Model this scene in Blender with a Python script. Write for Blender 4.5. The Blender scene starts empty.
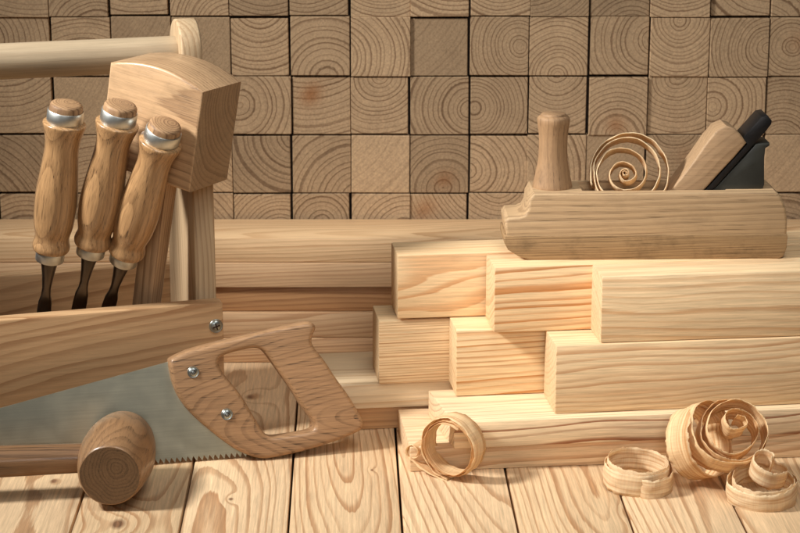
import bpy, bmesh, math, random
from mathutils import Vector, Matrix, noise
R = math.radians
S = bpy.context.scene
C = S.collection
H = 0.554; F = 2000.0; PITCH = R(15)
FW = Vector((0, math.cos(PITCH), -math.sin(PITCH))); UP = Vector((0, math.sin(PITCH), math.cos(PITCH))); RT = Vector((1, 0, 0))
CAM = Vector((0, 0, H))

def ray(px, py):
    return FW + RT * ((px - 400) / F) - UP * ((py - 266.5) / F)
def PZ(px, py, z):            # world point seen there at height z
    d = ray(px, py); return CAM + d * ((z - H) / d.z)
def PD(px, py, D):            # world point seen there at distance Y = D
    d = ray(px, py); return CAM + d * (D / d.y)

def lin(c):
    return tuple(((v / 255) / 12.92 if v / 255 <= .04045 else ((v / 255 + .055) / 1.055) ** 2.4) for v in c) + (1,)

# ------------------------------------------------------------------ objects
def tag(o, label=None, cat=None, group=None, kind=None):
    if label: o['label'] = label
    if cat: o['category'] = cat
    if group: o['group'] = group
    if kind: o['kind'] = kind
    return o
def empty(name, loc=(0, 0, 0), rz=0, M=None):
    o = bpy.data.objects.new(name, None); C.objects.link(o)
    if M is not None: o.matrix_world = M
    else:
        o.location = loc; o.rotation_euler = (0, 0, rz)
    o.empty_display_size = .02
    return o
def link(name, me, mat, parent=None, M=None, smooth=None):
    o = bpy.data.objects.new(name, me); C.objects.link(o)
    if mat: me.materials.clear(); me.materials.append(mat)
    if parent: o.parent = parent
    if M is not None: o.matrix_local = M
    if smooth is not None:
        for p in me.polygons: p.use_smooth = True
        try: me.set_sharp_from_angle(angle=R(smooth))
        except Exception: pass
    return o
def bm_mesh(bm, name='m'):
    bmesh.ops.recalc_face_normals(bm, faces=bm.faces)
    me = bpy.data.meshes.new(name); bm.to_mesh(me); bm.free(); return me
def box_bm(x0, x1, y0, y1, z0, z1, bev=0, seg=2, bm=None):
    b = bmesh.new()
    bmesh.ops.create_cube(b, size=1)
    for v in b.verts:
        v.co = Vector((x0 + (v.co.x + .5) * (x1 - x0), y0 + (v.co.y + .5) * (y1 - y0), z0 + (v.co.z + .5) * (z1 - z0)))
    if bev: bmesh.ops.bevel(b, geom=list(b.edges), offset=bev, segments=seg, profile=.5, affect='EDGES')
    return b
def worn_box(name, x0, x1, y0, y1, z0, z1, bev, mat, parent=None, M=None):
    return link(name, bm_mesh(box_bm(x0, x1, y0, y1, z0, z1, bev), name), mat, parent, M, 40)
def lathe_mesh(prof, n=40, name='lathe', wob=0, seed=0):
    bm = bmesh.new(); rings = []
    for (r, h) in prof:
        if r < 1e-6: rings.append([bm.verts.new((0, 0, h))]); continue
        ring = []
        for i in range(n):
            a = 2 * math.pi * i / n
            rr = r * (1 + wob * noise.noise(Vector((math.cos(a) * 1.5, math.sin(a) * 1.5, h * 30 + seed))))
            ring.append(bm.verts.new((rr * math.cos(a), rr * math.sin(a), h)))
        rings.append(ring)
    for A, B in zip(rings, rings[1:]):
        if len(A) == 1 and len(B) == 1: continue
        for i in range(n):
            j = (i + 1) % n
            if len(A) == 1: bm.faces.new((A[0], B[i], B[j]))
            elif len(B) == 1: bm.faces.new((A[i], A[j], B[0]))
            else: bm.faces.new((A[i], A[j], B[j], B[i]))
    for g in (rings[0], rings[-1]):
        if len(g) > 1: bm.faces.new(g)
    return bm_mesh(bm, name)
def smooth_prof(pts, k=5):     # Catmull-Rom through profile points
    out = []
    P = [pts[0]] + list(pts) + [pts[-1]]
    for i in range(1, len(P) - 2):
        p0, p1, p2, p3 = P[i - 1], P[i], P[i + 1], P[i + 2]
        for s in range(k):
            t = s / k
            out.append(tuple(.5 * ((2 * p1[q]) + (-p0[q] + p2[q]) * t + (2 * p0[q] - 5 * p1[q] + 4 * p2[q] - p3[q]) * t * t + (-p0[q] + 3 * p1[q] - 3 * p2[q] + p3[q]) * t ** 3) for q in (0, 1)))
    out.append(tuple(pts[-1])); return out
def closed_smooth(pts, k=4):
    out = []; n = len(pts)
    for i in range(n):
        p0, p1, p2, p3 = pts[i - 1], pts[i], pts[(i + 1) % n], pts[(i + 2) % n]
        for s in range(k):
            t = s / k
            out.append(tuple(.5 * ((2 * p1[q]) + (-p0[q] + p2[q]) * t + (2 * p0[q] - 5 * p1[q] + 4 * p2[q] - p3[q]) * t * t + (-p0[q] + 3 * p1[q] - 3 * p2[q] + p3[q]) * t ** 3) for q in (0, 1)))
    return out
def plate_mesh(outer, holes, half, bev, name='plate', seg=3):
    cu = bpy.data.curves.new('tmpc', 'CURVE'); cu.dimensions = '2D'; cu.fill_mode = 'BOTH'
    cu.extrude = max(half - bev, 1e-5); cu.bevel_depth = bev; cu.bevel_resolution = seg; cu.offset = -bev
    for pts in [outer] + list(holes):
        sp = cu.splines.new('POLY'); sp.points.add(len(pts) - 1)
        for p, q in zip(sp.points, pts): p.co = (q[0], q[1], 0, 1)
        sp.use_cyclic_u = True
    o = bpy.data.objects.new('tmpo', cu); C.objects.link(o)
    dg = bpy.context.evaluated_depsgraph_get()
    me = bpy.data.meshes.new_from_object(o.evaluated_get(dg)); me.name = name
    bpy.data.objects.remove(o); bpy.data.curves.remove(cu)
    bm = bmesh.new(); bm.from_mesh(me); bmesh.ops.remove_doubles(bm, verts=bm.verts, dist=1e-6)
    bmesh.ops.recalc_face_normals(bm, faces=bm.faces); bm.to_mesh(me); bm.free()
    return me
def round_plate(outer, hole, half, bev, name, seg=5):
    # plate with an opening and fully rounded edges, built loop by loop
    from mathutils.geometry import tessellate_polygon
    def area_(L): return sum(L[i - 1][0] * L[i][1] - L[i][0] * L[i - 1][1] for i in range(len(L))) / 2
    def res(L, step=.0016):
        L = [Vector(p) for p in L]; out = []
        n = len(L)
        for i in range(n):
            a, b = L[i], L[(i + 1) % n]; k = max(1, int(round((b - a).length / step)))
            for j in range(k): out.append(a.lerp(b, j / k))
        return out
    def offs(L, d):
        cur = [p.copy() for p in L]; steps = 6
        for _ in range(steps):
            n = len(cur); new = []
            for i in range(n):
                t = (cur[(i + 2) % n] - cur[i - 2]).normalized(); new.append(cur[i] + Vector((-t.y, t.x)) * d / steps)
            cur = [(new[i - 1] + new[i] * 2 + new[(i + 1) % n]) / 4 for i in range(n)]
        return cur
    O = res(outer); Hh = res(hole)
    if area_(O) < 0: O.reverse()
    if area_(Hh) > 0: Hh.reverse()
    bm = bmesh.new(); lay = []
    prof = [(bev * (1 - math.cos(R(90) * k / seg)), half - bev * (1 - math.sin(R(90) * k / seg))) for k in range(seg, -1, -1)]
    prof = [(d, z) for d, z in prof]
    prof = prof + [(d, -z) for d, z in prof[::-1]]
    for L in (O, Hh):
        rings = []
        for d, z in prof:
            rings.append([bm.verts.new((p.x, p.y, z)) for p in (offs(L, d) if d > 1e-7 else L)])
        for A, B in zip(rings, rings[1:]):
            n = len(A)
            for i in range(n): bm.faces.new((A[i], B[i], B[(i + 1) % n], A[(i + 1) % n]))
        lay.append(rings)
    from mathutils.geometry import delaunay_2d_cdt
    def inside(p, L):
        c = False; n = len(L)
        for i in range(n):
            a, b = L[i - 1], L[i]
            if (a.y > p.y) != (b.y > p.y) and p.x < (b.x - a.x) * (p.y - a.y) / (b.y - a.y) + a.x: c = not c
        return c
    for idx in (0, -1):
        lo, li = lay[0][idx], lay[1][idx]; fl = lo + li; n0, n1 = len(lo), len(li)
        P2 = [Vector((v.co.x, v.co.y)) for v in fl]; z = fl[0].co.z
        ed = [(k, (k + 1) % n0) for k in range(n0)] + [(n0 + k, n0 + (k + 1) % n1) for k in range(n1)]
        vs, es, fs, ov, _, _ = delaunay_2d_cdt(P2, ed, [], 0, 1e-8)
        bv = [fl[o_[0]] if o_ else bm.verts.new((vs[q_].x, vs[q_].y, z)) for q_, o_ in enumerate(ov)]
        for f in fs:
            c_ = sum((vs[q_] for q_ in f), Vector((0, 0))) / len(f)
            if inside(c_, P2[:n0]) and not inside(c_, P2[n0:]):
                try: bm.faces.new([bv[q_] for q_ in f])
                except ValueError: pass
    return bm_mesh(bm, name)
def frame(o, x, y, z):
    M = Matrix((x, y, z)).transposed().to_4x4(); M.translation = o; return M
def axis_frame(p0, p1, ref=Vector((1, 0, 0))):   # local z from p0 to p1
    z = (p1 - p0).normalized(); y = z.cross(ref).normalized(); x = y.cross(z); return frame(p0, x, y, z)

# ------------------------------------------------------------------ shader helpers
class T:
    def __init__(s, name):
        s.m = bpy.data.materials.new(name); s.m.use_nodes = True; s.t = s.m.node_tree; s.t.nodes.clear()
        s.out = s.n('ShaderNodeOutputMaterial'); s.b = s.n('ShaderNodeBsdfPrincipled'); s.l(s.b.outputs[0], s.out.inputs[0])
    def n(s, ty, **k):
        x = s.t.nodes.new(ty)
        for a, v in k.items(): setattr(x, a, v)
        return x
    def l(s, a, b): s.t.links.new(a, b)
    def put(s, inp, v):
        if isinstance(v, (int, float, tuple, list)): inp.default_value = v
        else: s.l(v, inp)
    def M(s, op, a, b=0.0, c=0.0, clamp=False):
        x = s.n('ShaderNodeMath', operation=op, use_clamp=clamp)
        for i, v in enumerate((a, b, c)):
            s.put(x.inputs[i], v)
        return x.outputs[0]
    def comb(s, a, b, c):
        x = s.n('ShaderNodeCombineXYZ')
        for i, v in enumerate((a, b, c)): s.put(x.inputs[i], v)
        return x.outputs[0]
    def sep(s, v):
        x = s.n('ShaderNodeSeparateXYZ'); s.l(v, x.inputs[0]); return x.outputs
    def noise(s, vec, detail=2, rough=.5, scale=1.0, dist=0.0):
        x = s.n('ShaderNodeTexNoise'); s.l(vec, x.inputs['Vector']); x.inputs['Scale'].default_value = scale
        x.inputs['Detail'].default_value = detail; x.inputs['Roughness'].default_value = rough; x.inputs['Distortion'].default_value = dist
        return x
    def ramp(s, f, pts, interp='LINEAR'):
        x = s.n('ShaderNodeValToRGB'); s.l(f, x.inputs[0]); e = x.color_ramp.elements; x.color_ramp.interpolation = interp
        while len(e) < len(pts): e.new(.5)
        for i, (p, c) in enumerate(pts):
            e[i].position = p; e[i].color = c if isinstance(c, tuple) else (c, c, c, 1)
        return x.outputs[0]
    def mix(s, f, a, b, mode='MIX'):
        x = s.n('ShaderNodeMix', data_type='RGBA', blend_type=mode)
        s.put(x.inputs[0], f); s.put(x.inputs[6], a); s.put(x.inputs[7], b); return x.outputs[2]

def wood(name, light, dark, axis='X', spacing=.004, pith=(.0, -.05), tilt=(0, 0), warp=.006, wl=4.0, wc=22.0,
         contrast=.8, fiber=.16, rough=.55, knots=(), pores=0.0, seed=0.0, mottle=.25, bump=.25, sat=.97, attr=False,
         sharp=.5, dirt=0.0, coat=0.0, saw=0.0, spec=.35, scratch=0.0, endg=0.0, facec=(1, 1, 1), wdet=1.2):
    t = T(name)
    tc = t.n('ShaderNodeTexCoord'); x, y, z = t.sep(tc.outputs['Object'])
    L, a, b = {'X': (x, y, z), 'Y': (y, x, z), 'Z': (z, x, y)}[axis]
    sd = seed * 7.31
    if attr:
        at = t.n('ShaderNodeAttribute', attribute_type='OBJECT', attribute_name='pith'); px_, py_, pz_ = t.sep(at.outputs['Vector'])
        pa, pb, sd = px_, py_, t.M('MULTIPLY', pz_, 31.7)
        at2 = t.n('ShaderNodeAttribute', attribute_type='OBJECT', attribute_name='tone'); tn, sp_, kn = t.sep(at2.outputs['Vector'])
        at3 = t.n('ShaderNodeAttribute', attribute_type='OBJECT', attribute_name='stain'); su, sv, fade = t.sep(at3.outputs['Vector'])
    else: pa, pb = pith
    Ls = t.M('ADD', L, sd)
    nv = t.noise(t.comb(t.M('MULTIPLY', Ls, wl), t.M('MULTIPLY', a, wc), t.M('MULTIPLY', b, wc)), wdet, .45)
    c = t.n('ShaderNodeSeparateColor'); t.l(nv.outputs['Color'], c.inputs[0])
    oa = t.M('MULTIPLY', t.M('SUBTRACT', c.outputs[0], .5), warp * 2)
    ob = t.M('MULTIPLY', t.M('SUBTRACT', c.outputs[1], .5), warp * 2)
    a2 = t.M('SUBTRACT', t.M('ADD', a, oa), t.M('MULTIPLY_ADD', L, tilt[0], pa) if not attr else pa)
    b2 = t.M('SUBTRACT', t.M('ADD', b, ob), t.M('MULTIPLY_ADD', L, tilt[1], pb) if not attr else pb)
    r = t.M('SQRT', t.M('ADD', t.M('MULTIPLY', a2, a2), t.M('MULTIPLY', b2, b2)))
    mask = None
    for (kL, kc, kr, ch) in knots:
        cc = a if ch == 'a' else b
        d = t.M('SQRT', t.M('ADD', t.M('POWER', t.M('ABSOLUTE', t.M('DIVIDE', t.M('SUBTRACT', L, kL), 1.7)), 2), t.M('POWER', t.M('ABSOLUTE', t.M('SUBTRACT', cc, kc)), 2)))
        d = t.M('ADD', d, t.M('MULTIPLY', t.M('SUBTRACT', c.outputs[2], .5), kr * 1.2))
        g = t.M('EXPONENT', t.M('MULTIPLY', t.M('POWER', t.M('ABSOLUTE', t.M('DIVIDE', d, kr * 3.0)), 2), -1))
        r = t.M('ADD', r, t.M('MULTIPLY', g, kr * 2.2))
        mk = t.M('MULTIPLY', t.M('SUBTRACT', kr, d), 1 / (kr * .55), clamp=True)
        mask = mk if mask is None else t.M('MAXIMUM', mask, mk)
    rn = t.noise(t.comb(t.M('MULTIPLY', r, .35 / spacing), sd if attr else t.M('ADD', sd, 3.3), 0.0), 2, .6)
    q = t.M('DIVIDE', r, spacing) if not attr else t.M('MULTIPLY', r, sp_)
    q = t.M('ADD', q, t.M('MULTIPLY', rn.outputs['Fac'], 2.2))
    # fine waviness of ring edges
    fn = t.noise(t.comb(t.M('MULTIPLY', Ls, 18), t.M('MULTIPLY', a, 260), t.M('MULTIPLY', b, 260)), 3, .6)
    q = t.M('ADD', q, t.M('MULTIPLY', t.M('SUBTRACT', fn.outputs['Fac'], .5), .28))
    fr = t.M('FRACT', q)
    wn = t.n('ShaderNodeTexWhiteNoise', noise_dimensions='1D'); t.l(t.M('FLOOR', q), wn.inputs['W'])
    s0 = .25 + .35 * sharp
    ring = t.ramp(fr, [(0, 0.05), (s0, .12), (.80, .85), (.93, 1.0), (1.0, .05)], 'EASE')
    ring = t.M('MULTIPLY', ring, t.M('MULTIPLY_ADD', wn.outputs[0], .6, .5))
    if attr: ring = t.M('MULTIPLY', ring, t.M('SUBTRACT', 1.0, fade))
    mo = t.noise(t.comb(t.M('MULTIPLY', Ls, 6), t.M('MULTIPLY', a, 32), t.M('MULTIPLY', b, 32)), 3, .55)
    mv = t.M('SUBTRACT', mo.outputs['Fac'], .5)
    fac = t.M('MULTIPLY', ring, contrast)
    if facec != (1, 1, 1):      # subtle end grain, plus stronger light on ends and tops painted as paler figure
        ns = t.sep(tc.outputs['Normal']); ns = {'X': (0, 1, 2), 'Y': (1, 0, 2), 'Z': (2, 0, 1)}[axis], ns
        for q_ in range(3):
            if facec[q_] != 1:
                nq = t.M('MULTIPLY', t.M('SUBTRACT', t.M('ABSOLUTE', ns[1][ns[0][q_]]), .75), 5, clamp=True)
                fac = t.M('MULTIPLY', fac, t.M('MULTIPLY_ADD', nq, facec[q_] - 1, 1))
    fac = t.M('ADD', fac, t.M('MULTIPLY', mv, mottle * 2), clamp=True)
    col = t.mix(fac, lin(light), lin(dark))
    fb = t.noise(t.comb(t.M('MULTIPLY', Ls, 18), t.M('MULTIPLY', a, 520), t.M('MULTIPLY', b, 520)), 5, .75)
    fv = t.M('MULTIPLY_ADD', t.M('SUBTRACT', fb.outputs['Fac'], .5), fiber * 4.5, 1)
    if dirt or saw or scratch:
        dn = t.noise(t.comb(t.M('MULTIPLY', Ls, 30), t.M('MULTIPLY', a, 45), t.M('MULTIPLY', b, 45)), 5, .7)
        dm = t.M('MULTIPLY', t.M('SUBTRACT', dn.outputs['Fac'], .5), 3.2, clamp=True)
        fv = t.M('MULTIPLY', fv, t.M('MULTIPLY_ADD', dm, -dirt, 1))
    if attr: fv = t.M('MULTIPLY', fv, tn)
    if endg:
        nn_ = t.sep(tc.outputs['Normal'])[{'X': 0, 'Y': 1, 'Z': 2}[axis]]
        fv = t.M('MULTIPLY', fv, t.M('MULTIPLY_ADD', t.M('MULTIPLY', t.M('SUBTRACT', t.M('ABSOLUTE', nn_), .8), 8, clamp=True), -endg, 1))
    h = t.M('ADD', t.M('MULTIPLY', fb.outputs['Fac'], .6), t.M('MULTIPLY', ring, -.25))
    if pores:
        pn = t.noise(t.comb(t.M('MULTIPLY', Ls, 32), t.M('MULTIPLY', a, 1300), t.M('MULTIPLY', b, 1300)), 2, .5)
        pm = t.M('MULTIPLY', t.M('SUBTRACT', pn.outputs['Fac'], .56), 9, clamp=True)
        pm = t.M('MULTIPLY', pm, t.M('MULTIPLY_ADD', ring, .7, .35))
        fv = t.M('MULTIPLY', fv, t.M('MULTIPLY_ADD', pm, -pores, 1)); h = t.M('SUBTRACT', h, t.M('MULTIPLY', pm, .8))
    if saw:
        sn = t.noise(t.comb(t.M('MULTIPLY', L, 5), t.M('MULTIPLY_ADD', a, 60, t.M('MULTIPLY', b, 60)), t.M('MULTIPLY', t.M('SUBTRACT', b, a), 900)), 2, .5)
        fv = t.M('MULTIPLY', fv, t.M('MULTIPLY_ADD', t.M('SUBTRACT', sn.outputs['Fac'], .5), saw, 1))
    if attr:   # warm stain some of the blocks carry round the pith
        du, dv = t.M('SUBTRACT', t.M('ADD', a, t.M('MULTIPLY', oa, 2)), su), t.M('SUBTRACT', t.M('ADD', b, t.M('MULTIPLY', ob, 2)), sv)
        sm = t.M('EXPONENT', t.M('MULTIPLY', t.M('ADD', t.M('MULTIPLY', du, du), t.M('MULTIPLY', dv, dv)), -11000))
        col = t.mix(t.M('MULTIPLY', sm, kn), col, lin((150, 98, 55)))
    if dirt: h = t.M('ADD', h, t.M('MULTIPLY', dn.outputs['Fac'], dirt * 5))
    if mask is not None:
        kc_ = t.mix(t.M('FRACT', t.M('MULTIPLY', r, 700)), lin((120, 74, 42)), lin((88, 52, 30)))
        col = t.mix(t.M('MULTIPLY', mask, .85), col, kc_)
    cx = t.n('ShaderNodeVectorMath', operation='SCALE'); t.l(col, cx.inputs[0]); t.l(fv, cx.inputs['Scale'])
    hs = t.n('ShaderNodeHueSaturation'); hs.inputs['Saturation'].default_value = sat; t.l(cx.outputs[0], hs.inputs['Color'])
    t.l(hs.outputs[0], t.b.inputs['Base Color'])
    t.l(t.M('MULTIPLY_ADD', fb.outputs['Fac'], .25, rough - .12), t.b.inputs['Roughness'])
    t.b.inputs['Specular IOR Level'].default_value = spec
    if coat: t.b.inputs['Coat Weight'].default_value = coat; t.b.inputs['Coat Roughness'].default_value = .18
    bp = t.n('ShaderNodeBump'); bp.inputs['Strength'].default_value = bump; bp.inputs['Distance'].default_value = .0006
    t.l(h, bp.inputs['Height']); t.l(bp.outputs[0], t.b.inputs['Normal'])
    return t.m

def metal(name, col, rough, brush=.0, axis='X', dark=0.0, metallic=1.0, bump=.05):
    t = T(name); tc = t.n('ShaderNodeTexCoord'); x, y, z = t.sep(tc.outputs['Object'])
    sc = {'X': (20, 900, 900), 'Y': (900, 20, 900), 'Z': (900, 900, 20)}[axis]
    nf = t.noise(t.comb(t.M('MULTIPLY', x, sc[0]), t.M('MULTIPLY', y, sc[1]), t.M('MULTIPLY', z, sc[2])), 4, .6)
    nb = t.noise(tc.outputs['Object'], 4, .6, 60)
    v = t.M('MULTIPLY_ADD', t.M('SUBTRACT', nf.outputs['Fac'], .5), brush, 1)
    v = t.M('MULTIPLY', v, t.M('MULTIPLY_ADD', t.M('SUBTRACT', nb.outputs['Fac'], .5), dark, 1))
    cx = t.n('ShaderNodeVectorMath', operation='SCALE'); cx.inputs[0].default_value = lin(col)[:3]; t.l(v, cx.inputs['Scale'])
    t.l(cx.outputs[0], t.b.inputs['Base Color']); t.b.inputs['Metallic'].default_value = metallic
    t.l(t.M('MULTIPLY_ADD', nb.outputs['Fac'], .25, rough - .12), t.b.inputs['Roughness'])
    bp = t.n('ShaderNodeBump'); bp.inputs['Strength'].default_value = bump; bp.inputs['Distance'].default_value = .0004
    t.l(nf.outputs['Fac'], bp.inputs['Height']); t.l(bp.outputs[0], t.b.inputs['Normal'])
    return t.m

PINE = (232, 200, 156); PINED = (196, 138, 84)

# ------------------------------------------------------------------ table top
top = empty('tabletop', (0, 1.5, 0)); tag(top, 'pale knotty pine tabletop of long parallel planks with dark gaps', kind='structure')
gx = [-.236, -.158, -.0802, .0019, .085, .1676, .2485]
gx = [gx[0] - .0805 * k for k in (4, 3, 2, 1)] + gx + [gx[-1] + .082 * k for k in (1, 2, 3, 4)]
ydir = R(1.5)
def plank_knots(i, pts):
    out = []
    for (px, py, kr) in pts:
        p = PZ(px, py, 0); xc, L = to_plank(i, p); out.append((L, xc, kr, 'a'))
    return out
def plank_frame(i):
    xc = (gx[i] + gx[i + 1]) / 2
    o = Vector((xc, 1.331, 0)); return Matrix.Translation(o) @ Matrix.Rotation(ydir, 4, 'Z')
def to_plank(i, p):
    q = plank_frame(i).inverted() @ p; return q.x, q.y
KN = {3: [(54, 481, .0035)], 4: [(118, 524, .007)], 5: [(231, 499, .0022), (250, 397, .006)], 8: [(629, 512, .003)], 6: [(372, 470, .0015)]}
PK = {3: (.01, -.05, .0, .02), 4: (.012, -.045, .02, .05), 5: (-.02, -.03, .02, -.06), 6: (.004, -.016, -.02, .05), 7: (.05, -.05, -.10, .03),
      8: (.022, -.022, -.04, .05), 9: (.028, -.03, -.06, -.05), 10: (-.015, -.04, .05, .03), 11: (.01, -.03, 0, .05)}
for i in range(len(gx) - 1):
    w = gx[i + 1] - gx[i]
    pk = PK.get(i, (.01 * ((i * 7) % 5 - 2), -.03, .03, -.04))
    kn = []
    for (px, py, kr) in KN.get(i, []):
        xc, L = to_plank(i, PZ(px, py, 0))
        if abs(xc) < w * .62: kn.append((L, xc, kr, 'a'))
    tv = [0, 6, -4, 3, -8, 5, -3, 4, -5, 2, -6, 4, 0, 3, 0, 0][i]
    m = wood('pine_plank_%d' % i, (220 + tv, 188 + tv, 146 + tv), (158, 106, 60), 'Y', .0052, pk[:2], pk[2:], warp=.011, wl=4, wc=14, contrast=.75, seed=i + 1, knots=kn, rough=.5, fiber=.32, mottle=.2, sharp=.95)
    bm = box_bm(-w / 2 + .0009, w / 2 - .0009, -.25, .52, -.022, 0, .0009, 2)
    link('plank', bm_mesh(bm, 'plank'), m, top, Matrix.Translation((0, -1.5, 0)) @ plank_frame(i), 40)
dk = T('dark_underside'); dk.b.inputs['Base Color'].default_value = lin((58, 40, 26)); dk.b.inputs['Roughness'].default_value = .9
link('underlay', bm_mesh(box_bm(-.62, .62, -.45, .36, -.04, -.0225), 'underlay'), dk.m, top)

# ------------------------------------------------------------------ wall of end grain blocks
wall = empty('block_wall', (0, 1.812, 0)); tag(wall, 'back wall of square end grain pine blocks showing curved growth rings', 'wall')
wm = wood('end_grain_pine', (184, 154, 118), (108, 78, 52), 'Y', .0036, attr=True, warp=.0035, wl=1, wc=20, contrast=.8, fiber=.3, rough=.75, mottle=.2, bump=.25, saw=.3, spec=.2, sharp=1.1, dirt=.14)
random.seed(4)
PI_ = {}   # (row from top, col) : pith offset in block units as in the photograph
P0 = (-1.7, 1.5)
seen = {(0, 0): (.1, .7), (0, 1): (-.2, .7), (0, 2): (.1, .6), (0, 3): (.3, .9), (0, 4): (0, .6), (0, 5): (-.6, .8), (0, 6): (.2, -.9), (0, 7): (.0, .7), (0, 8): (.6, .8),
        (1, -3): (.0, -.7), (1, -2): P0, (1, -1): P0, (1, 0): (0, .75), (1, 1): (.1, -.55), (1, 2): (-.75, -.2), (1, 3): P0, (1, 4): (.35, 0), (1, 5): (0, -.5), (1, 6): (.55, .1), (1, 7): (0, .45), (1, 8): (.5, 0), (1, 9): (-.1, 0),
        (2, -3): P0, (2, 0): (-.4, 0), (2, 1): (-.2, 1.6), (2, 2): (0, .5), (2, 3): (.5, -.05), (2, 4): (-.42, -.05), (2, 5): (0, .6), (2, 6): (0, -.5), (2, 7): (0, .5), (2, 8): (-.4, 0), (2, 9): (-.2, -.6),
        (3, 0): (.55, .5), (3, 1): (.6, -.65), (3, 2): P0, (3, 3): (.1, -.4), (3, 4): (-.5, -.1), (3, 5): (-.9, -.2), (3, 6): P0, (3, 7): (0, .7), (3, 9): P0,
        (4, 0): (.3, -.3), (4, 1): (0, .0), (4, 2): (.4, -.2), (4, 3): (.9, .9), (4, 4): (0, .8), (4, 5): (.2, .6)}
for rI in range(5):
    z0 = .303 - .0546 * rI     # bottom of the row
    for k in range(-6, 10):
        cI = k + 1
        key = (rI, cI)
        if key in seen: u, v = seen[key]
        else:
            an = random.uniform(0, 2 * math.pi); d = random.choice([.6, .8, .7, .9, 1.2, 1.5, 1.9, 4]); u, v = d * math.cos(an), d * math.sin(an)
        x0 = -.100 + .0545 * k
        jx, jz = random.uniform(-.0009, .0009), random.uniform(-.0009, .0009)
        g = random.choice([.0002, .0004, .0006, .0008, .0011])
        bm = box_bm(-.02725 + g, .02725 - g, 0, .05, -.0273 + g, .0273 - g, .0005, 1)
        o = link('end_grain_block', bm_mesh(bm, 'end_grain_block'), wm, wall, Matrix.Translation((x0 + .02725 + jx, random.uniform(-.0015, .0015), z0 + .0273 + jz)) @ Matrix.Rotation(random.uniform(-.006, .006), 4, 'Y'))
        o['pith'] = (u * .0545, v * .0545, random.random())
        stn = {(2, 1): (-.2, .2, .85), (2, 6): (0, -.3, .6), (3, 3): (.15, -.25, .6), (4, 3): (-.25, .2, .6), (3, 0): (.0, .0, .0), (1, 9): (0, .1, .3), (3, 7): (.2, .1, .3)}.get(key, (0, 0, 0))
        o['stain'] = (stn[0] * .0545, stn[1] * .0545, .62 if (u, v) == P0 else 0.0)
        o['tone'] = (random.uniform(.72, 1.10), 1 / random.choice([.0036, .0042, .0048, .0055]), stn[2])
bkm = T('dark_gap_backing'); bkm.b.inputs['Base Color'].default_value = lin((40, 28, 20)); bkm.b.inputs['Roughness'].default_value = .9
link('backing_board', bm_mesh(box_bm(-.45, .47, .01, .06, .0, .36), 'backing_board'), bkm.m, wall)
link('backing_frame', bm_mesh(box_bm(-.45, .47, .053, .09, 0, .42), 'bf'), bkm.m, wall)

# ------------------------------------------------------------------ thin boards piled in front of the wall
GB = 'thin boards piled along the foot of the wall'
zt = [.0, .0232, .0466, .0700, .0932, .1160]
labs = ['lowest board of the back pile, resting on the tabletop', 'second lowest board of the pile against the block wall',
        'middle board of the back pile, darker brown front edge', 'board just below the top one in the back pile', 'topmost board of the back pile, its pale face up under the blocks']
offs = [.0, .0025, .007, .0025, .004]
cl = [((206, 166, 122), (150, 102, 62)), ((204, 168, 126), (160, 112, 70)), ((176, 130, 84), (130, 84, 48)), ((206, 170, 128), (164, 118, 78)), ((222, 186, 140), (176, 128, 80))]
for i in range(5):
    m = wood('pile_board_%d' % i, cl[i][0], cl[i][1], 'X', .0035, (.01 * (i % 3), [-.04, .05, .03, -.06, .05][i]), (.02, .05), warp=.008, wl=5, seed=20 + i, contrast=.7)
    o = worn_box('wooden_board', -.40, .46, 0, .072, zt[i] + .0002, zt[i + 1] - .0003, .0009, m, None)
    o.location = (0, 1.730 + offs[i], 0); tag(o, labs[i], 'board', GB)

# ------------------------------------------------------------------ the stepped stack of beams
YAW = R(7.0)
def beam(name, px, py, z, h, dep, length, label, cat, group, yaw=YAW, mat=None, x0=0, cut=0, bev=.0009):
    p = PZ(px, py, z)
    bm = box_bm(x0, length, 0, dep, 0, h - .0003, 0)
    if cut:
        for v in bm.verts:
            if v.co.x < x0 + 1e-4: v.co.x -= cut * v.co.y / dep
    bmesh.ops.bevel(bm, geom=list(bm.edges), offset=bev, segments=2, profile=.5, affect='EDGES')
    # origin at the middle of the cross-section
    for v in bm.verts: v.co -= Vector((0, dep / 2, 0))
    o = link(name, bm_mesh(bm, name), mat, None, None, 40)
    o.matrix_world = Matrix.Translation(Vector((p.x, p.y, z + .0001))) @ Matrix.Rotation(yaw, 4, 'Z') @ Matrix.Translation((0, dep / 2, 0))
    return tag(o, label, cat, group)
GS = 'flat boards under the stepped beam stack'; GM = 'square beams stacked in steps'
W_ = wood
beam('wooden_board', 410, 472, 0, .0205, .090, .52, 'bottom front board of the beam stack, lying on the tabletop', 'board', GS, yaw=R(6.0), mat=W_('board_g', (226, 194, 152), (178, 124, 76), 'X', .005, (.01, .05), (.02, .04), warp=.01, seed=31, contrast=.7, wl=5, fiber=.27, facec=(.5, 1, .5)))
beam('wooden_board', 454, 449, .0205, .0215, .080, .48, 'board directly under the square beams, dark streaked front edge', 'board', GS, mat=W_('board_f', (232, 204, 162), (146, 88, 48), 'X', .0050, (.03, .06), (.0, .02), warp=.007, seed=38, contrast=1.0, wl=6, sharp=1.0, fiber=.27, facec=(.5, 1, .4)), cut=.009)
beam('wooden_board', 340, 430.6, 0, .0205, .088, .5, 'brown lower board behind the saw handle at the left of the stack', 'board', GS, mat=W_('board_s1', (206, 160, 110), (160, 108, 64), 'X', .004, (.0, -.04), (.0, .03), seed=41, contrast=.5))
beam('wooden_board', 327, 410.4, .0205, .0215, .088, .5, 'pale board with bare top face beside the saw handle', 'board', GS, mat=W_('board_s2', (230, 204, 164), (190, 142, 92), 'X', .005, (.02, -.05), (.0, .02), seed=43, contrast=.55))
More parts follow.
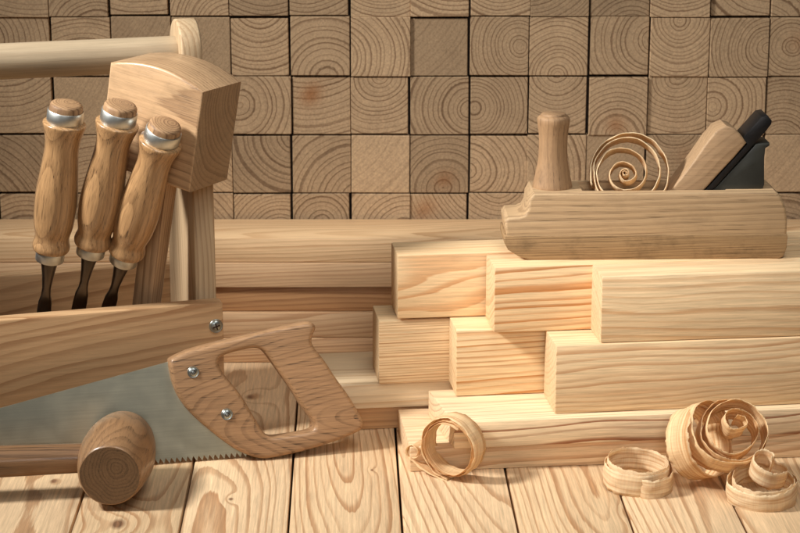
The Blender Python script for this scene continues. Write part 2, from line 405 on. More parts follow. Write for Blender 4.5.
beam('square_beam', 555, 414, .042, .0552, .046, .46, 'long square beam in the lower row, frontmost, with pale wavy grain', 'beam', GM, mat=W_('beam_d', (222, 192, 148), (180, 128, 78), 'X', .0044, (.03, .085), (.0, .04), warp=.0065, seed=52, contrast=.75, wl=9, fiber=.27, facec=(.45, 1, .45), endg=.09))
beam('square_beam', 456, 396.6, .042, .0550, .043, .52, 'middle beam of the lower row with even orange stripes', 'beam', GM, mat=W_('beam_e', (230, 198, 150), (188, 124, 60), 'X', .0050, (.02, -.075), (.0, .03), warp=.005, seed=53, contrast=1.0, wl=6, sharp=.8, fiber=.27, facec=(.45, 1, .45), endg=.09))
beam('square_beam', 379, 384.3, .042, .0535, .046, .55, 'leftmost beam of the lower row, tight fine stripes', 'beam', GM, mat=W_('beam_h', (228, 196, 150), (180, 126, 74), 'X', .0024, (.01, -.11), (.0, .01), warp=.003, seed=55, contrast=.95, fiber=.27, facec=(.45, 1, .45), endg=.09))
beam('square_beam', 600.5, 343, .0973, .0530, .043, .44, 'pale square beam in the upper row on the right, nearest the camera', 'beam', GM, mat=W_('beam_c', (224, 194, 150), (188, 134, 80), 'X', .0062, (.035, -.075), (.0, -.03), warp=.008, seed=58, contrast=.7, wl=7, sharp=.8, fiber=.27, facec=(.45, 1, .45), endg=.09), yaw=R(6.6))
beam('square_beam', 494, 333, .0973, .0533, .041, .50, 'middle beam of the upper row under the toe of the hand plane', 'beam', GM, mat=W_('beam_b', (230, 196, 148), (188, 122, 60), 'X', .0046, (.03, .08), (.0, .05), warp=.006, seed=59, contrast=1.0, wl=6, sharp=.8, fiber=.27, facec=(.45, 1, .45), endg=.09))
beam('square_beam', 397.6, 319, .0973, .0528, .043, .53, 'leftmost beam of the upper row with broad orange wavy grain', 'beam', GM, mat=W_('beam_a', (232, 198, 150), (194, 128, 66), 'X', .0068, (.035, .05), (.02, .12), warp=.010, seed=63, contrast=.8, wl=8, fiber=.27, facec=(.45, 1, .45), endg=.09))

# ------------------------------------------------------------------ tool box
BY = R(17)
bp = PD(223, 302, 1.535); ZT = bp.z
box = empty('tool_carrier', (bp.x, bp.y, 0), BY); tag(box, 'open pine tool carrier with round rail, holding chisels and a mallet', 'toolbox')
Wd = .145; TH = .015
def bw(nm, seed, ax='X', pith=(.03, -.03), tilt=(0, .05), li=(206, 172, 130), da=(158, 114, 74), sp=.006, **k): return wood(nm, li, da, ax, sp, pith, tilt, seed=seed, warp=.012, wl=5, contrast=.7, **k)
fpm = bw('carrier_front_pine', 71, li=(214, 172, 124), da=(160, 110, 66), tilt=(.02, .16), pith=(.05, .02), sp=.0085)
fp = worn_box('side_panel', -.36, 0, 0, TH, .0, ZT, .002, fpm, box); fp['label'] = 'front side panel with a cross head screw'
worn_box('side_panel', -.36, 0, Wd - TH, Wd, .0, ZT, .002, bw('carrier_back_pine', 73, pith=(.03, .05), tilt=(.02, .12), li=(204, 166, 122), da=(150, 106, 66)), box)
worn_box('bottom_panel', -.345, -.0185, TH + .0002, Wd - TH - .0002, .002, .010, .0005, bw('carrier_floor_pine', 74), box)
def end_panel(xc, mat):
    # outline in (depth y, height z)
    w0, w1 = TH + .0003, Wd - TH - .0003; mc = Wd / 2; rt = .027; zc = .304
    out = [(w0, .0005), (w1, .0005), (w1, .205), (w1 - .012, .225), (mc + rt + .006, .262)]
    for k in range(13):
        a = math.pi * k / 12; out.append((mc + rt * math.cos(a), zc + rt * math.sin(a)))
    out += [(mc - rt - .006, .262), (w0 + .012, .225), (w0, .205)]
    me = plate_mesh(out, [], .0085, .0018, 'end_panel', 2)
    M = frame(Vector((xc, 0, 0)), Vector((0, 1, 0)), Vector((0, 0, 1)), Vector((1, 0, 0)))
    return link('end_panel', me, mat, box, M, 40)
epm = bw('carrier_end_pine', 75, ax='Y', pith=(.01, -.04), tilt=(.06, .0), li=(198, 170, 132), da=(160, 124, 86), sp=.005)
end_panel(-.0105, epm); end_panel(-.350, epm)
rail_z = .303
rp = link('carrying_rail', lathe_mesh([(0, 0), (.0135, 0), (.0142, .002)] + [(.0142, .33 * k / 10 + .004) for k in range(11)] + [(.0135, .337), (0, .337)], 36, 'rail', .01), wood('rail_birch', (190, 168, 136), (164, 138, 106), 'Z', .006, (.03, .0), warp=.004, contrast=.4, seed=77, wl=3, mottle=.12, rough=.5), box,
          Matrix.Translation((-.3465, Wd / 2, rail_z)) @ Matrix.Rotation(R(90), 4, 'Y'), 40)
steel = metal('brushed_steel', (196, 198, 196), .32, .25, 'X')
screwm = metal('zinc_screw', (170, 176, 172), .35, .1, dark=.5)
def screw(parent, M, r, cross=True, name='screw'):
    me = lathe_mesh([(r * .2, -.002), (r, -.0005), (r, .0004), (r * .92, .0009), (r * .78, .00075), (r * .7, .0012), (r * .5, .0017), (0, .0019)], 32, 'screw')
    s_ = link(name, me, screwm, parent, M, 30)
    if cross:
        bm = bmesh.new()
        for (a, b_) in ((r * .52, r * .11), (r * .11, r * .52)):
            x = box_bm(-a, a, -b_, b_, .0012, .0021); tmp = bpy.data.meshes.new('t'); x.to_mesh(tmp); x.free(); bm.from_mesh(tmp)
        for v in bm.verts:
            if v.co.z > .0015: v.co.z = .00200
        me = bm_mesh(bm, 'slot')
        # two bars would share a plane: lift one
        for v in me.vertices[8:]:
            v.co.z += .00002
        link('cross_slot', me, dk.m, s_, Matrix.Rotation(.3, 4, 'Z'))
    else:
        link('socket', lathe_mesh([(r * .42, .0012), (r * .42, .0021), (r * .3, .0021), (r * .3, .0016), (0, .0016)], 6, 'socket'), dk.m, s_)
    return s_
sp_ = PD(216, 326, 1.533); loc = box.matrix_world
bpy.context.view_layer.update()
q = box.matrix_world.inverted() @ sp_
screw(box, frame(Vector((q.x, -.0003, q.z)), Vector((1, 0, 0)), Vector((0, 0, 1)), Vector((0, -1, 0))), .0056)

# ------------------------------------------------------------------ chisels
ferm = metal('ferrule_steel', (205, 206, 200), .42, .15, 'Z')
blam = metal('forged_steel', (92, 84, 76), .35, .3, 'Z', .8, bump=.2)
def chisel(top_px, low_px, Dt, Dl, label, seed, scale=1.0):
    pt = PD(top_px[0], top_px[1], Dt); pl = PD(low_px[0], low_px[1], Dl)
    d = (pl - pt).normalized(); tip = pt + d * ((.0125 - pt.z) / d.z)
    Lt = (pt - tip).length
    M = axis_frame(tip, pt); root = empty('wood_chisel', M=M)
    tag(root, label, 'chisel', 'chisels standing in the tool carrier')
    mm = lambda lst: [(r / 1000 * scale, Lt - h / 1000 * scale) for r, h in lst]
    hm = wood('chisel_wood_%d' % seed, (186, 143, 95), (106, 73, 43), 'Z', .0030, (.03, .05), (.008, .0), warp=.003, wl=3, wc=30, contrast=.45, pores=.7, seed=seed, rough=.34, coat=.8, fiber=.28)
    body = smooth_prof([(13.2, 17.4), (16.2, 18.4), (16.4, 21), (14.0, 30), (13.1, 40), (14.2, 54), (15.9, 72), (16.6, 86), (15.6, 102), (13.4, 113), (14.2, 118), (14.8, 121.5), (13.6, 125), (10.5, 126)], 4)
    h = [(0, 17.4)] + body + [(0, 126)]
    link('handle', lathe_mesh(mm(h), 48, 'handle', .012, seed), hm, root, None, 50)
    link('striking_cap', lathe_mesh(mm([(0, 2.4), (9, 2.5), (11.6, 3.1), (12.6, 4.6), (12.8, 10), (12.8, 17.8), (0, 17.8)]), 40, 'cap', .03, seed), wood('cap_wood_%d' % seed, (176, 138, 98), (112, 80, 54), 'Z', .0022, (.004, .003), warp=.003, pores=.4, seed=seed + .5, wc=60), root, None, 50)
    link('striking_ring', lathe_mesh(mm([(12.7, 8.4), (13.4, 8.0), (13.9, 8.6), (13.9, 17.0), (13.5, 17.7), (12.7, 17.5)]), 48, 'ring'), ferm, root, None, 40)
    link('ferrule', lathe_mesh(mm([(0, 124.5), (10.9, 124.6), (11.3, 125.4), (11.2, 133.4), (10.8, 134), (8, 134.2), (0, 134.2)]), 40, 'ferrule'), ferm, root, None, 40)
    bm = bmesh.new(); secs = [(6.4, 6.4, 133.5), (6.4, 6.2, 137), (4.7, 4.6, 147), (3.5, 3.4, 158), (3.7, 3.2, 164), (5.2, 2.8, 170), (5.6, 2.2, 177), (5.6, 1.7, min(Lt * 1000 / scale - 6, 240)), (6.6, .3, Lt * 1000 / scale)]
    rings = []
    for (a, b, hh) in secs:
        ring = []
        for k in range(16):
            an = 2 * math.pi * (k + .5) / 16; ca, sa = math.cos(an), math.sin(an)
            e = .5 if hh > 160 else 1.0
            ring.append(bm.verts.new((a / 1000 * scale * math.copysign(abs(ca) ** e, ca), b / 1000 * scale * math.copysign(abs(sa) ** e, sa), Lt - hh / 1000 * scale)))
        rings.append(ring)
    for A, B in zip(rings, rings[1:]):
        for k in range(16): bm.faces.new((A[k], A[(k + 1) % 16], B[(k + 1) % 16], B[k]))
    bm.faces.new(rings[0]); bm.faces.new(rings[-1])
    link('blade', bm_mesh(bm, 'blade'), blam, root, None, 40)
chisel((67, 100), (44, 312), 1.500, 1.525, 'most upright chisel at the left, steel ringed ash handle', 81)
chisel((122, 101), (78, 312), 1.495, 1.532, 'chisel in the middle of the three, slightly tilted handle', 82)
chisel((167, 121), (107, 312), 1.485, 1.540, 'most tilted chisel at the right, crossing the square mallet head', 83)

# ------------------------------------------------------------------ square mallet standing in the box
Mh = Matrix.Translation(PD(170.5, 117.5, 1.540)) @ Matrix.Rotation(R(-28), 4, 'Z') @ Matrix.Rotation(R(10.5), 4, 'Y')
mal = empty('square_mallet', M=Mh); tag(mal, 'square headed beech mallet standing head up in the tool carrier', 'mallet')
out = [(-.043, -.044), (.043, -.044), (.0435, .037)]
for k in range(1, 12):
    a = k / 12; out.append((.0435 - .087 * a,   .037 + .008 * 4 * a * (1 - a)))
out.append((-.0435, .037))
me = plate_mesh(out, [], .0275, .0022, 'head', 2)
link('head', me, wood('mallet_beech', (198, 160, 118), (134, 98, 66), 'X', .0042, (.03, -.05), (.02, .04), warp=.006, contrast=.55, seed=91, pores=.35, dirt=.3, wl=6, coat=.25, rough=.42, endg=.42), mal,
     Matrix.Rotation(R(90), 4, 'X'), 40)
hb = box_bm(-.010, .010, -.0085, .0085, -.275, -.0442, .003, 2)
for v in hb.verts:
    k = (-.044 - v.co.z) / .23; v.co.x *= 1 - .12 * k
link('handle', bm_mesh(hb, 'handle'), wood('mallet_handle_wood', (196, 160, 120), (146, 108, 76), 'Z', .003, (.02, .03), seed=92, pores=.4, coat=.2), mal, None, 40)

# ------------------------------------------------------------------ round mallet lying in front
mc = PZ(117, 456.5, .0285); mc.z = .0285
ax = (PZ(124.5, 438, .0285) - PZ(110, 476, .0285)).normalized()
Mx = frame(mc, ax.cross(Vector((0, 0, 1))).normalized() * 1.0, Vector((0, 0, 1)), -ax)
xx = Vector((0, 0, 1)).cross(-ax).normalized(); Mx = frame(mc, xx, (-ax).cross(xx), -ax)   # local z towards the camera
rm = empty('round_mallet', M=Mx); tag(rm, 'round barrel headed mallet lying in front of the saw blade', 'mallet')
pr = smooth_prof([(.0215, -.0395), (.0232, -.0375), (.0262, -.022), (.0282, -.004), (.0278, .010), (.0258, .026), (.0236, .0370), (.0228, .0392)], 4)
link('head', lathe_mesh([(0, -.0396)] + pr + [(.0220, .0399), (.0, .0399)], 64, 'head', .015, 5), wood('barrel_oak', (160, 121, 82), (92, 66, 43), 'Z', .0026, (.004, .003), (.03, .02), warp=.005, contrast=.45, pores=.5, seed=95, dirt=.35, wl=8, wc=40, coat=.3, rough=.42, endg=.5), rm, None, 35)
hp0 = Vector((0, 0, 0)); hdw = (PZ(0, 463, .029) - PZ(80, 459.6, .0285)).normalized(); hd = (Mx.to_3x3().inverted() @ hdw).normalized()
link('handle', lathe_mesh([(0, .01), (.0108, .01)] + [(.0108 + .0030 * (k / 10) ** 1.0, .01 + .2 * k / 10) for k in range(1, 11)] + [(.012, .216), (0, .218)], 40, 'handle', .01, 3), wood('mallet_dowel_oak', (140, 104, 70), (82, 58, 38), 'Z', .0028, (.005, .02), (.03, .02), contrast=.75, pores=.6, seed=96, coat=.35, rough=.42), rm, axis_frame(hp0, hd, Vector((0, 1, 0))), 35)

# ------------------------------------------------------------------ hand saw
SY = R(13.0); LEAN = R(13)
s0 = PZ(157, 464, .0008); d_ = Vector((math.cos(SY), math.sin(SY), 0)); back = Vector((-math.sin(SY), math.cos(SY), 0))
w_ = back * math.sin(LEAN) + Vector((0, 0, 1)) * math.cos(LEAN); nrm = d_.cross(w_)
def onsaw(px, py):
    r = ray(px, py); k = (s0 - CAM).dot(nrm) / r.dot(nrm); p = CAM + r * k - s0; return (p.dot(d_), p.dot(w_))
saw = empty('hand_saw', M=frame(s0, d_, w_, nrm)); tag(saw, 'hand saw with brown wooden handle leaning on the tool carrier, teeth down', 'saw')
HO = [(170.5, 357.6), (182, 352), (195, 347.5), (225, 339.5), (264, 330.5), (294, 323.8), (306, 321.4), (312.4, 324), (313.4, 329), (310.5, 334.5), (309.2, 340), (312, 347), (322.7, 360), (333, 376), (346.7, 395), (354, 407), (360, 418), (361.5, 424),
      (356, 430.5), (330, 441), (300, 450), (272, 456.2), (258, 457), (240, 451), (225, 442), (204, 425.5), (189, 411.5), (178.5, 398), (172, 384), (168.4, 369), (168, 361)]
HI = [(216.5, 361), (219, 356), (226, 353), (240, 349.3), (253, 347), (260, 348.5), (266, 355), (279, 373), (291, 390), (300, 405), (309, 417), (313.5, 424), (311, 429), (300, 431.5), (278, 435), (268, 435.5), (262, 431), (252, 415), (240, 395), (228, 380), (220, 370)]
ho = closed_smooth([onsaw(*p) for p in HO], 3); hi = closed_smooth([onsaw(*p) for p in HI], 3)
link('handle', round_plate(ho, hi, .0110, .0036, 'handle', 5), wood('saw_handle_oak', (172, 132, 92), (102, 72, 46), 'X', .0042, (.022, -.05), (.02, .33), warp=.008, wl=9, wc=26, contrast=.42, pores=.75, seed=101, rough=.5, coat=.2, fiber=.25, sharp=.9, dirt=.15), saw, None, 50)
pts = []
a0 = onsaw(262, 452); tl = onsaw(0, 408); th = onsaw(176, 359.5)
sl = (tl[1] - th[1]) / (tl[0] - th[0])
xs0, xs1 = a0[0], tl[0] - .10
pitch = .0043; x = xs0 - .002; k = 0
pts.append((x + .001, .0042))
while x > xs1 + .003:
    pts.append((x - .0010, .0042)); pts.append((x - pitch * .55, 0.0)); x -= pitch
pts.append((xs1, .004)); pts.append((xs1, th[1] + sl * (xs1 - th[0]) - .008)); pts.append((xs1 + .008, th[1] + sl * (xs1 + .008 - th[0])))
pts.append(th); pts.append(onsaw(205, 364)); pts.append(onsaw(212, 380)); pts.append(onsaw(236, 418))
bladem = metal('saw_steel', (194, 192, 172), .36, .4, 'X', .25)
link('blade', plate_mesh(pts, [], .0006, .00005, 'blade', 0), bladem, saw)
for (bx, by) in ((191.5, 371), (225, 412.8)):
    u, v = onsaw(bx, by); screw(saw, Matrix.Translation((u, v, .0109)), .0046, False, 'handle_bolt')

# ------------------------------------------------------------------ hand plane
PDst = 1.528
pc = PZ(640, 259.5, .1503); pc.y = PDst
pln = empty('hand_plane', (pc.x, PDst, .1503), R(1.5)); tag(pln, 'old wooden hand plane with a round front knob resting on the beams', 'hand plane')
def pp(px, py):
    p = PD(px, py, PDst); return (p.x - pc.x, p.z - .1503)
PW = .046
def extr(pts, y0, y1, bev, name, seg=2):
    me = plate_mesh(pts, [], (y1 - y0) / 2, bev, name, seg)
    me.transform(frame(Vector((0, (y0 + y1) / 2, 0)), Vector((1, 0, 0)), Vector((0, 0, 1)), Vector((0, -1, 0)))); return me
zs = pp(600, 235)[1]; zb = .0
xl = pp(504, 240)[0]; xr = pp(787.5, 240)[0]; ztp = pp(640, 192.5)[1]
f_ = lambda px: pp(px, 240)[0]
body = [(f_(507), zs - .003), (f_(505.5), zs + .004), (f_(504.5), zs + .011), (f_(508), zs + .0145), (f_(519), zs + .0148), (f_(524.5), zs + .0165), (f_(527.5), zs + .021), (f_(528.5), ztp - .006), (f_(533), ztp),
        (f_(774), ztp), (f_(780), ztp - .004), (f_(785), ztp - .013), (f_(787.5), zs + .010), (f_(787.5), zs - .003)]
me = extr(body, 0, PW, .0022, 'body')
bo = bpy.data.objects.new('b', me); C.objects.link(bo)
# throat
ct = [(f_(581), ztp + .01), (f_(581), ztp - .001), (f_(648), -.01), (f_(662), -.01), (f_(722), ztp - .001), (f_(722), ztp + .01)]
ct = [(f_(581), ztp + .01), (f_(582), ztp - .002), (f_(635), zs + .004), (f_(655), zs + .004), (f_(727), ztp - .0), (f_(727), ztp + .01)]
cm = extr(ct, .007, PW - .007, .0001, 'cut', 0); co = bpy.data.objects.new('c', cm); C.objects.link(co)
md = bo.modifiers.new('b', 'BOOLEAN'); md.object = co; md.operation = 'DIFFERENCE'; md.solver = 'EXACT'
dg = bpy.context.evaluated_depsgraph_get(); me2 = bpy.data.meshes.new_from_object(bo.evaluated_get(dg))
bpy.data.objects.remove(bo); bpy.data.objects.remove(co)
plw = wood('plane_body_beech', (190, 158, 118), (134, 103, 70), 'X', .0042, (.02, .07), (.0, .03), warp=.005, contrast=.5, seed=111, dirt=.2, pores=.55, rough=.6, wl=5, spec=.25)
link('body', me2, plw, pln, None, 35)
sole = [(f_(530), 0), (f_(518), .0035), (f_(508), .0085), (f_(504.2), .014), (f_(504.2), zs - .001), (f_(505), zs), (f_(787.6), zs), (f_(788.3), zs - .002), (f_(788), .009), (f_(785), .002), (f_(781), 0)]
link('sole', extr(sole, -.0004, PW + .0004, .0007, 'sole'), wood('plane_sole_hornbeam', (166, 134, 94), (108, 80, 52), 'X', .002, (.02, .09), (.0, .02), warp=.003, contrast=.55, seed=113, dirt=.55, pores=.55, rough=.65, wl=5, spec=.2), pln, None, 35)
kp = smooth_prof([(.0158, 0), (.0156, .002), (.0138, .010), (.0120, .020), (.0113, .030), (.0113, .040), (.0122, .048), (.0129, .0525), (.0126, .0555), (.0112, .0570)], 4)
link('front_knob', lathe_mesh([(0, -.004), (.0158, -.004)] + kp + [(.0100, .0574), (.0098, .0586), (.0088, .0592), (0, .0594)], 40, 'knob', .008, 8), wood('knob_wood', (166, 130, 92), (116, 84, 56), 'Z', .004, (.03, .01), (.01, 0), contrast=.3, seed=115, dirt=.45, pores=.4, wc=40, rough=.6), pln,
     Matrix.Translation((f_(554), PW / 2, ztp)), 50)
def PDy(px, py, dy):
    p = PD(px, py, PDst + dy); return (p.x - pc.x, p.z - .1503)
y0 = .0085
wdg = [PDy(*p, y0) for p in [(669, 193), (682, 178), (695, 161), (709, 141), (718, 130.5), (727, 126.3), (735, 129), (741, 134.5), (747.5, 143.5), (735, 158), (718, 176), (701, 195), (690, 207), (676, 207)]]
link('wedge', extr(wdg, y0, PW - .0085, .0015, 'wedge'), wood('wedge_beech', (180, 146, 108), (142, 108, 76), 'X', .004, (.06, .0), (.0, .8), contrast=.35, seed=117, dirt=.25, pores=.3), pln, None, 35)
irm = metal('blackened_iron', (48, 46, 46), .42, .3, 'X', .6, metallic=.7)
ir = [PDy(*p, y0) for p in [(702, 195), (748, 145), (744, 138.5), (763, 117.6), (769, 116.5), (773, 121.5), (772.5, 125), (768, 131), (757, 143), (744, 157), (709, 196)]]
link('iron', extr(ir, y0 + .0005, PW - .009, .0006, 'iron', 1), irm, pln, None, 35)
grm = metal('dark_green_grey_paint', (60, 60, 54), .45, .1, 'X', .5, metallic=.25)
gr = [PDy(*p, y0) for p in [(712, 193.5), (745, 158.5), (757, 145), (762, 144), (771, 144), (771.3, 147), (767, 149.5), (765.8, 160), (765.8, 186), (763, 192), (735, 194)]]
link('rear_rest', extr(gr, y0 + .0015, PW - .010, .0012, 'rear_rest', 1), grm, pln, None, 35)

# ------------------------------------------------------------------ shavings
def shaving_mat(name, light, dark, seed):
    t = T(name); uv = t.n('ShaderNodeUVMap'); uv.uv_map = 'UVMap'; u, v, _ = t.sep(uv.outputs[0])
    st = t.noise(t.comb(t.M('MULTIPLY', u, 6), t.M('MULTIPLY', v, 420), seed), 3, .55)
    fi = t.noise(t.comb(t.M('MULTIPLY', u, 60), t.M('MULTIPLY', v, 1700), seed), 3, .6)
    cr = t.noise(t.comb(t.M('MULTIPLY', u, 700), t.M('MULTIPLY', v, 60), seed), 3, .6)
    f = t.M('ADD', t.M('MULTIPLY', t.M('SUBTRACT', st.outputs['Fac'], .42), 3.2), t.M('MULTIPLY', t.M('SUBTRACT', fi.outputs['Fac'], .5), .9), clamp=True)
    col = t.mix(f, lin(light), lin(dark))
    sc = t.n('ShaderNodeVectorMath', operation='SCALE'); t.l(col, sc.inputs[0]); t.l(t.M('MULTIPLY_ADD', t.M('SUBTRACT', cr.outputs['Fac'], .5), .35, 1), sc.inputs['Scale'])
    t.l(sc.outputs[0], t.b.inputs['Base Color']); t.b.inputs['Roughness'].default_value = .6; t.b.inputs['Specular IOR Level'].default_value = .25
    bp = t.n('ShaderNodeBump'); bp.inputs['Strength'].default_value = .5; bp.inputs['Distance'].default_value = .0005
    t.l(t.M('ADD', t.M('ADD', cr.outputs['Fac'], fi.outputs['Fac']), st.outputs['Fac']), bp.inputs['Height']); t.l(bp.outputs[0], t.b.inputs['Normal'])
    tr = t.n('ShaderNodeBsdfTranslucent'); t.l(sc.outputs[0], tr.inputs[0]); mx = t.n('ShaderNodeMixShader'); mx.inputs[0].default_value = .33
    t.l(t.b.outputs[0], mx.inputs[1]); t.l(tr.outputs[0], mx.inputs[2]); t.l(mx.outputs[0], t.out.inputs[0])
    return t.m
def ribbon(name, path, width, label, seed, mat, thick=.0003, nv=9, rag=.0014, group='curled wood shavings'):
    """path: list of (centre point, across axis vector); the strip is laid either side of it"""
    o0 = sum((p for p, a in path), Vector()) / len(path)
    bm = bmesh.new(); uvl = bm.loops.layers.uv.new('UVMap'); rows = []; s = 0; prev = None; ss = []
    for i, (p, a) in enumerate(path):
        if prev is not None: s += (p - prev).length
        prev = p; ss.append(s)
        e0 = noise.noise(Vector((s * 180, seed, 0))) * rag + noise.noise(Vector((s * 700, seed, 7))) * rag * .6
        e1 = noise.noise(Vector((s * 180, seed, 9))) * rag + noise.noise(Vector((s * 700, seed, 17))) * rag * .6
        tg = (path[min(i + 1, len(path) - 1)][0] - path[max(i - 1, 0)][0]).normalized(); nn = tg.cross(a).normalized()
        row = []
        w = width(i / (len(path) - 1)) if callable(width) else width
        for k in range(nv):
            v = k / (nv - 1) - .5
            off = v * w + (e0 if k == 0 else e1 if k == nv - 1 else 0)
            rip = noise.noise(Vector((s * 90, v * 4, seed))) * .0010 + noise.noise(Vector((s * 400, v * 9, seed))) * .00025 + (.0007 * (2 * v) ** 2)
            row.append((bm.verts.new(p + a * off + nn * rip - o0), v * w))
        rows.append(row)
    for i in range(len(rows) - 1):
        for k in range(nv - 1):
            q = [(rows[i][k], ss[i]), (rows[i + 1][k], ss[i + 1]), (rows[i + 1][k + 1], ss[i + 1]), (rows[i][k + 1], ss[i])]
            f = bm.faces.new([x[0][0] for x in q])
            for lp, x in zip(f.loops, q): lp[uvl].uv = (x[1], x[0][1])
    me = bpy.data.meshes.new(name); bm.to_mesh(me); bm.free()
    for p in me.polygons: p.use_smooth = True
    o = link(name, me, mat); o.location = o0
    md = o.modifiers.new('thickness', 'SOLIDIFY'); md.thickness = thick; md.offset = 0
    return tag(o, label, 'shaving', group)
def coil(keys, n=260, wob=.0006, seed=0):
    """keys: (turn angle deg, centre, axis, radius, drift along axis), interpolated"""
    out = []; A0, A1 = keys[0][0], keys[-1][0]
    for i in range(n):
        th = A0 + (A1 - A0) * i / (n - 1)
        for k0, k1 in zip(keys, keys[1:]):
            lo, hi_ = (k0, k1)
            if (k0[0] <= th <= k1[0]) or (k0[0] >= th >= k1[0]): break
        f = (th - lo[0]) / (hi_[0] - lo[0]) if hi_[0] != lo[0] else 0
        c = lo[1].lerp(hi_[1], f); a = lo[2].lerp(hi_[2], f).normalized(); r = lo[3] + (hi_[3] - lo[3]) * f; dr = lo[4] + (hi_[4] - lo[4]) * f
        ref = Vector((0, 0, 1)) if abs(a.z) < .9 else Vector((0, 1, 0))
        e1 = ref.cross(a).normalized() * -1.0   # screen right for an axis pointing away
        e1 = a.cross(ref).normalized()
        e2 = e1.cross(a).normalized()
        rr = r + wob * noise.noise(Vector((th / 70, seed, 3)))
        out.append((c + e1 * rr * math.cos(R(th)) + e2 * rr * math.sin(R(th)) + a * dr, a))
    return out
V = Vector
gold = shaving_mat('pine_shaving_gold', (252, 224, 176), (206, 148, 86), 3.0)
pale = shaving_mat('pine_shaving_pale', (252, 230, 190), (214, 164, 108), 8.0)
# standing ring coil with a small curl at its tail
a = V((.55, .83, 0)).normalized(); c1 = PZ(447, 449, .0262) + a * .009
path = coil([(-300, c1, a, .0205, -.0015), (-90 + 360, c1, a, .0232, .001), (270 + 360, c1, a, .0255, 0.0)], 240, seed=2)
path = path[::1]
endp, _ = path[-1]; e1 = a.cross(V((0, 0, 1))).normalized()
e1 = e1 if e1.x > 0 else -e1
for k in range(1, 19): path.append((endp - e1 * .0018 * k + V((0, 0, .00003 * k * k)), a))
pe = path[-1][0]; cc = pe + V((0, 0, .0058))
for k in range(1, 60):
    th = R(-90 - 13 * k); rr = .0058 - .0040 * k / 60; path.append((cc + e1 * rr * math.cos(th) + V((0, 0, 1)) * rr * math.sin(th), a))
ribbon('wood_shaving', path, lambda f: .017 - .006 * max(0, f - .8) * 5, 'thin shaving coiled upright like a ring, tiny curl at its tail', 2, gold)
# flat coil left of the group
c2 = PZ(637, 474, .0095); up = V((0.02, -.06, 1)).normalized()
path = coil([(-200, c2 + V((0, 0, .004)), V((.10, -.10, 1)), .0225, 0), (160, c2 + V((0, 0, .002)), V((.04, -.08, 1)), .0245, 0), (520, c2, up, .0262, -.001)], 240, wob=.0018, seed=5)
e, _ = path[-1]
path2 = coil([(520, c2, up, .0262, -.001), (575, c2 + V((.004, -.004, -.001)), up, .0235, -.001), (720, c2 + V((.013, -.017, -.001)), up, .0115, -.002), (930, c2 + V((.013, -.018, -.001)), up, .0075, -.002)], 150, wob=.0004, seed=6)
ribbon('wood_shaving', path + path2[1:], lambda f: .0180 - .006 * max(0, f - .7) * 3, 'low shaving curl lying flat at the left of the three clustered curls', 5, pale)
# large tumbled coil
cL = PZ(699, 442, .031); cR = PZ(730, 432, .040) + V((0, -.006, 0))
aL = V((-.72, .60, -.36)).normalized(); aR = V((-.08, .74, -.67)).normalized()
path = coil([(20, cL, aL, .0255, .002), (200, cL, aL, .0285, .0), (360, cL, aL, .0290, .0), (500, cL.lerp(cR, .5), aL.lerp(aR, .55), .0285, 0), (640, cR, aR, .0268, 0), (900, cR, aR, .0260, .002), (1130, cR + V((0.001, 0, .0)), aR, .0240, -.003), (1330, cR + V((.001, 0, .001)), aR, .0215, .002), (1500, cR + V((0.002, -.001, .006)), aR, .0125, .000), (1700, cR + V((0.002, -.001, .007)), aR, .0085, -.003), (1900, cR + V((0.002, -.001, .007)), aR, .0042, -.004)], 620, wob=.0022, seed=9)
ribbon('wood_shaving', path, .021, 'large tumbled double coil shaving, biggest of the curls', 9, gold, rag=.0016)
# flat coil at the far right with a raised inner curl
c4 = PZ(761, 489, .0085); u4 = V((-.04, -.12, 1)).normalized()
path = coil([(100, c4, u4, .0265, 0), (470, c4, u4, .0255, .0005), (760, c4 + V((.001, 0, .003)), u4, .0225, .001), (900, c4 + V((.004, .004, .009)), V((.15, -.2, 1)), .0150, .002), (1120, c4 + V((.003, .004, .013)), V((.2, -.25, 1)), .0118, .004), (1290, c4 + V((-.001, .002, .017)), V((.1, -.25, 1)), .0075, .005)], 380, wob=.0010, seed=12)
ribbon('wood_shaving', path, lambda f: .0165 - .003 * f, 'flat coil shaving at the far right with a small raised curl inside', 12, pale)
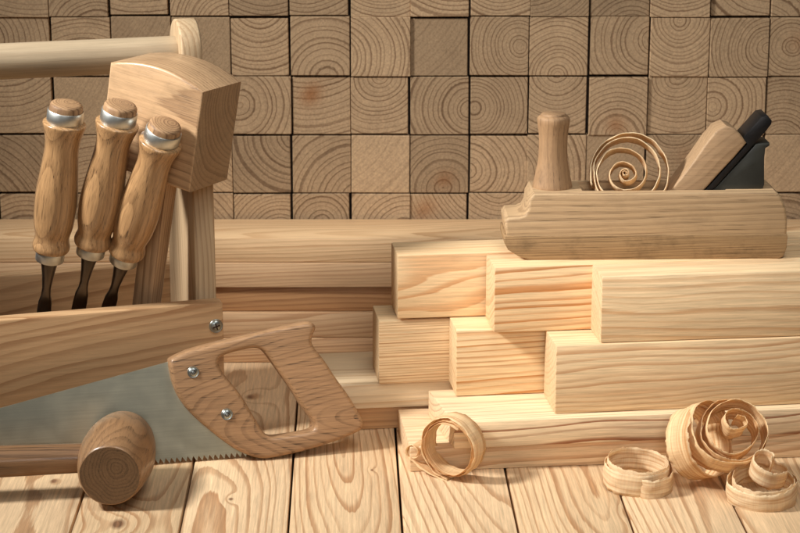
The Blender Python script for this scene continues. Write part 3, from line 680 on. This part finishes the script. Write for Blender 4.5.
# spiral in the plane's throat
c5 = PD(626, 175, PDst + .022); a5 = V((.10, 1, -.47)).normalized(); q = 1 / 1300.
k_ = lambda th, dx, dy, r: (th, c5 + V((dx * q, 0, dy * q)), a5, r * q, 0)
path = coil([k_(-1500, -1, 0, 2), k_(-1080, -1, 0, 4), k_(-860, -1, -1, 6.5), k_(-720, -1, -1, 11.5), k_(-540, -3, -1, 14.5), k_(-360, 0, -1, 21), k_(-250, -1, 0, 28), k_(-180, -1, 0, 30), k_(-90, -1, 0, 31), k_(0, 0, 0, 35), k_(90, 2, 0, 38), k_(180, 4, 0, 38), k_(270, 4, 0, 38.5), k_(360, 5, 0, 39), k_(450, 4, 0, 43), k_(560, 3, 0, 40)][::1], 420, wob=.0005, seed=15)
ribbon('wood_shaving', path, .017, 'fine spiral shaving standing in the throat of the hand plane', 15, pale, thick=.0006, rag=.0011)

# ------------------------------------------------------------------ camera, light, render
cam = bpy.data.cameras.new('camera'); co = bpy.data.objects.new('camera', cam); C.objects.link(co)
co.location = CAM; co.rotation_euler = (R(90) - PITCH, 0, 0); cam.lens = 90; cam.sensor_width = 36; cam.clip_start = .05; cam.clip_end = 20
cam.dof.use_dof = True; cam.dof.focus_distance = 1.54; cam.dof.aperture_fstop = 20
S.camera = co
def area(name, loc, target, size, power, col, sy=None, spread=180):
    l = bpy.data.lights.new(name, 'AREA'); l.energy = power; l.color = col; l.size = size
    l.spread = R(spread)
    if sy: l.shape = 'RECTANGLE'; l.size_y = sy
    o = bpy.data.objects.new(name, l); C.objects.link(o); o.location = loc
    o.rotation_euler = (Vector(target) - Vector(loc)).to_track_quat('-Z', 'Y').to_euler(); return o
area('key_softbox', (-.95, 1.20, .95), (.24, 1.50, .08), .20, 3.7, (1, .985, .96), .20, 66)
area('overhead_softbox', (.25, 1.0, 1.2), (.18, 1.48, .05), .5, .90, (1, .985, .96), None, 66)
area('front_fill', (.1, .1, .7), (.12, 1.6, .08), .5, .24, (1, .985, .96), None, 28)
w = bpy.data.worlds.new('World'); S.world = w; w.use_nodes = True
w.node_tree.nodes['Background'].inputs[0].default_value = (1, .98, .96, 1); w.node_tree.nodes['Background'].inputs[1].default_value = .05
S.view_settings.view_transform = 'Standard'; S.view_settings.look = 'None'; S.view_settings.exposure = 0; S.view_settings.gamma = 1
S.render.engine = 'CYCLES'
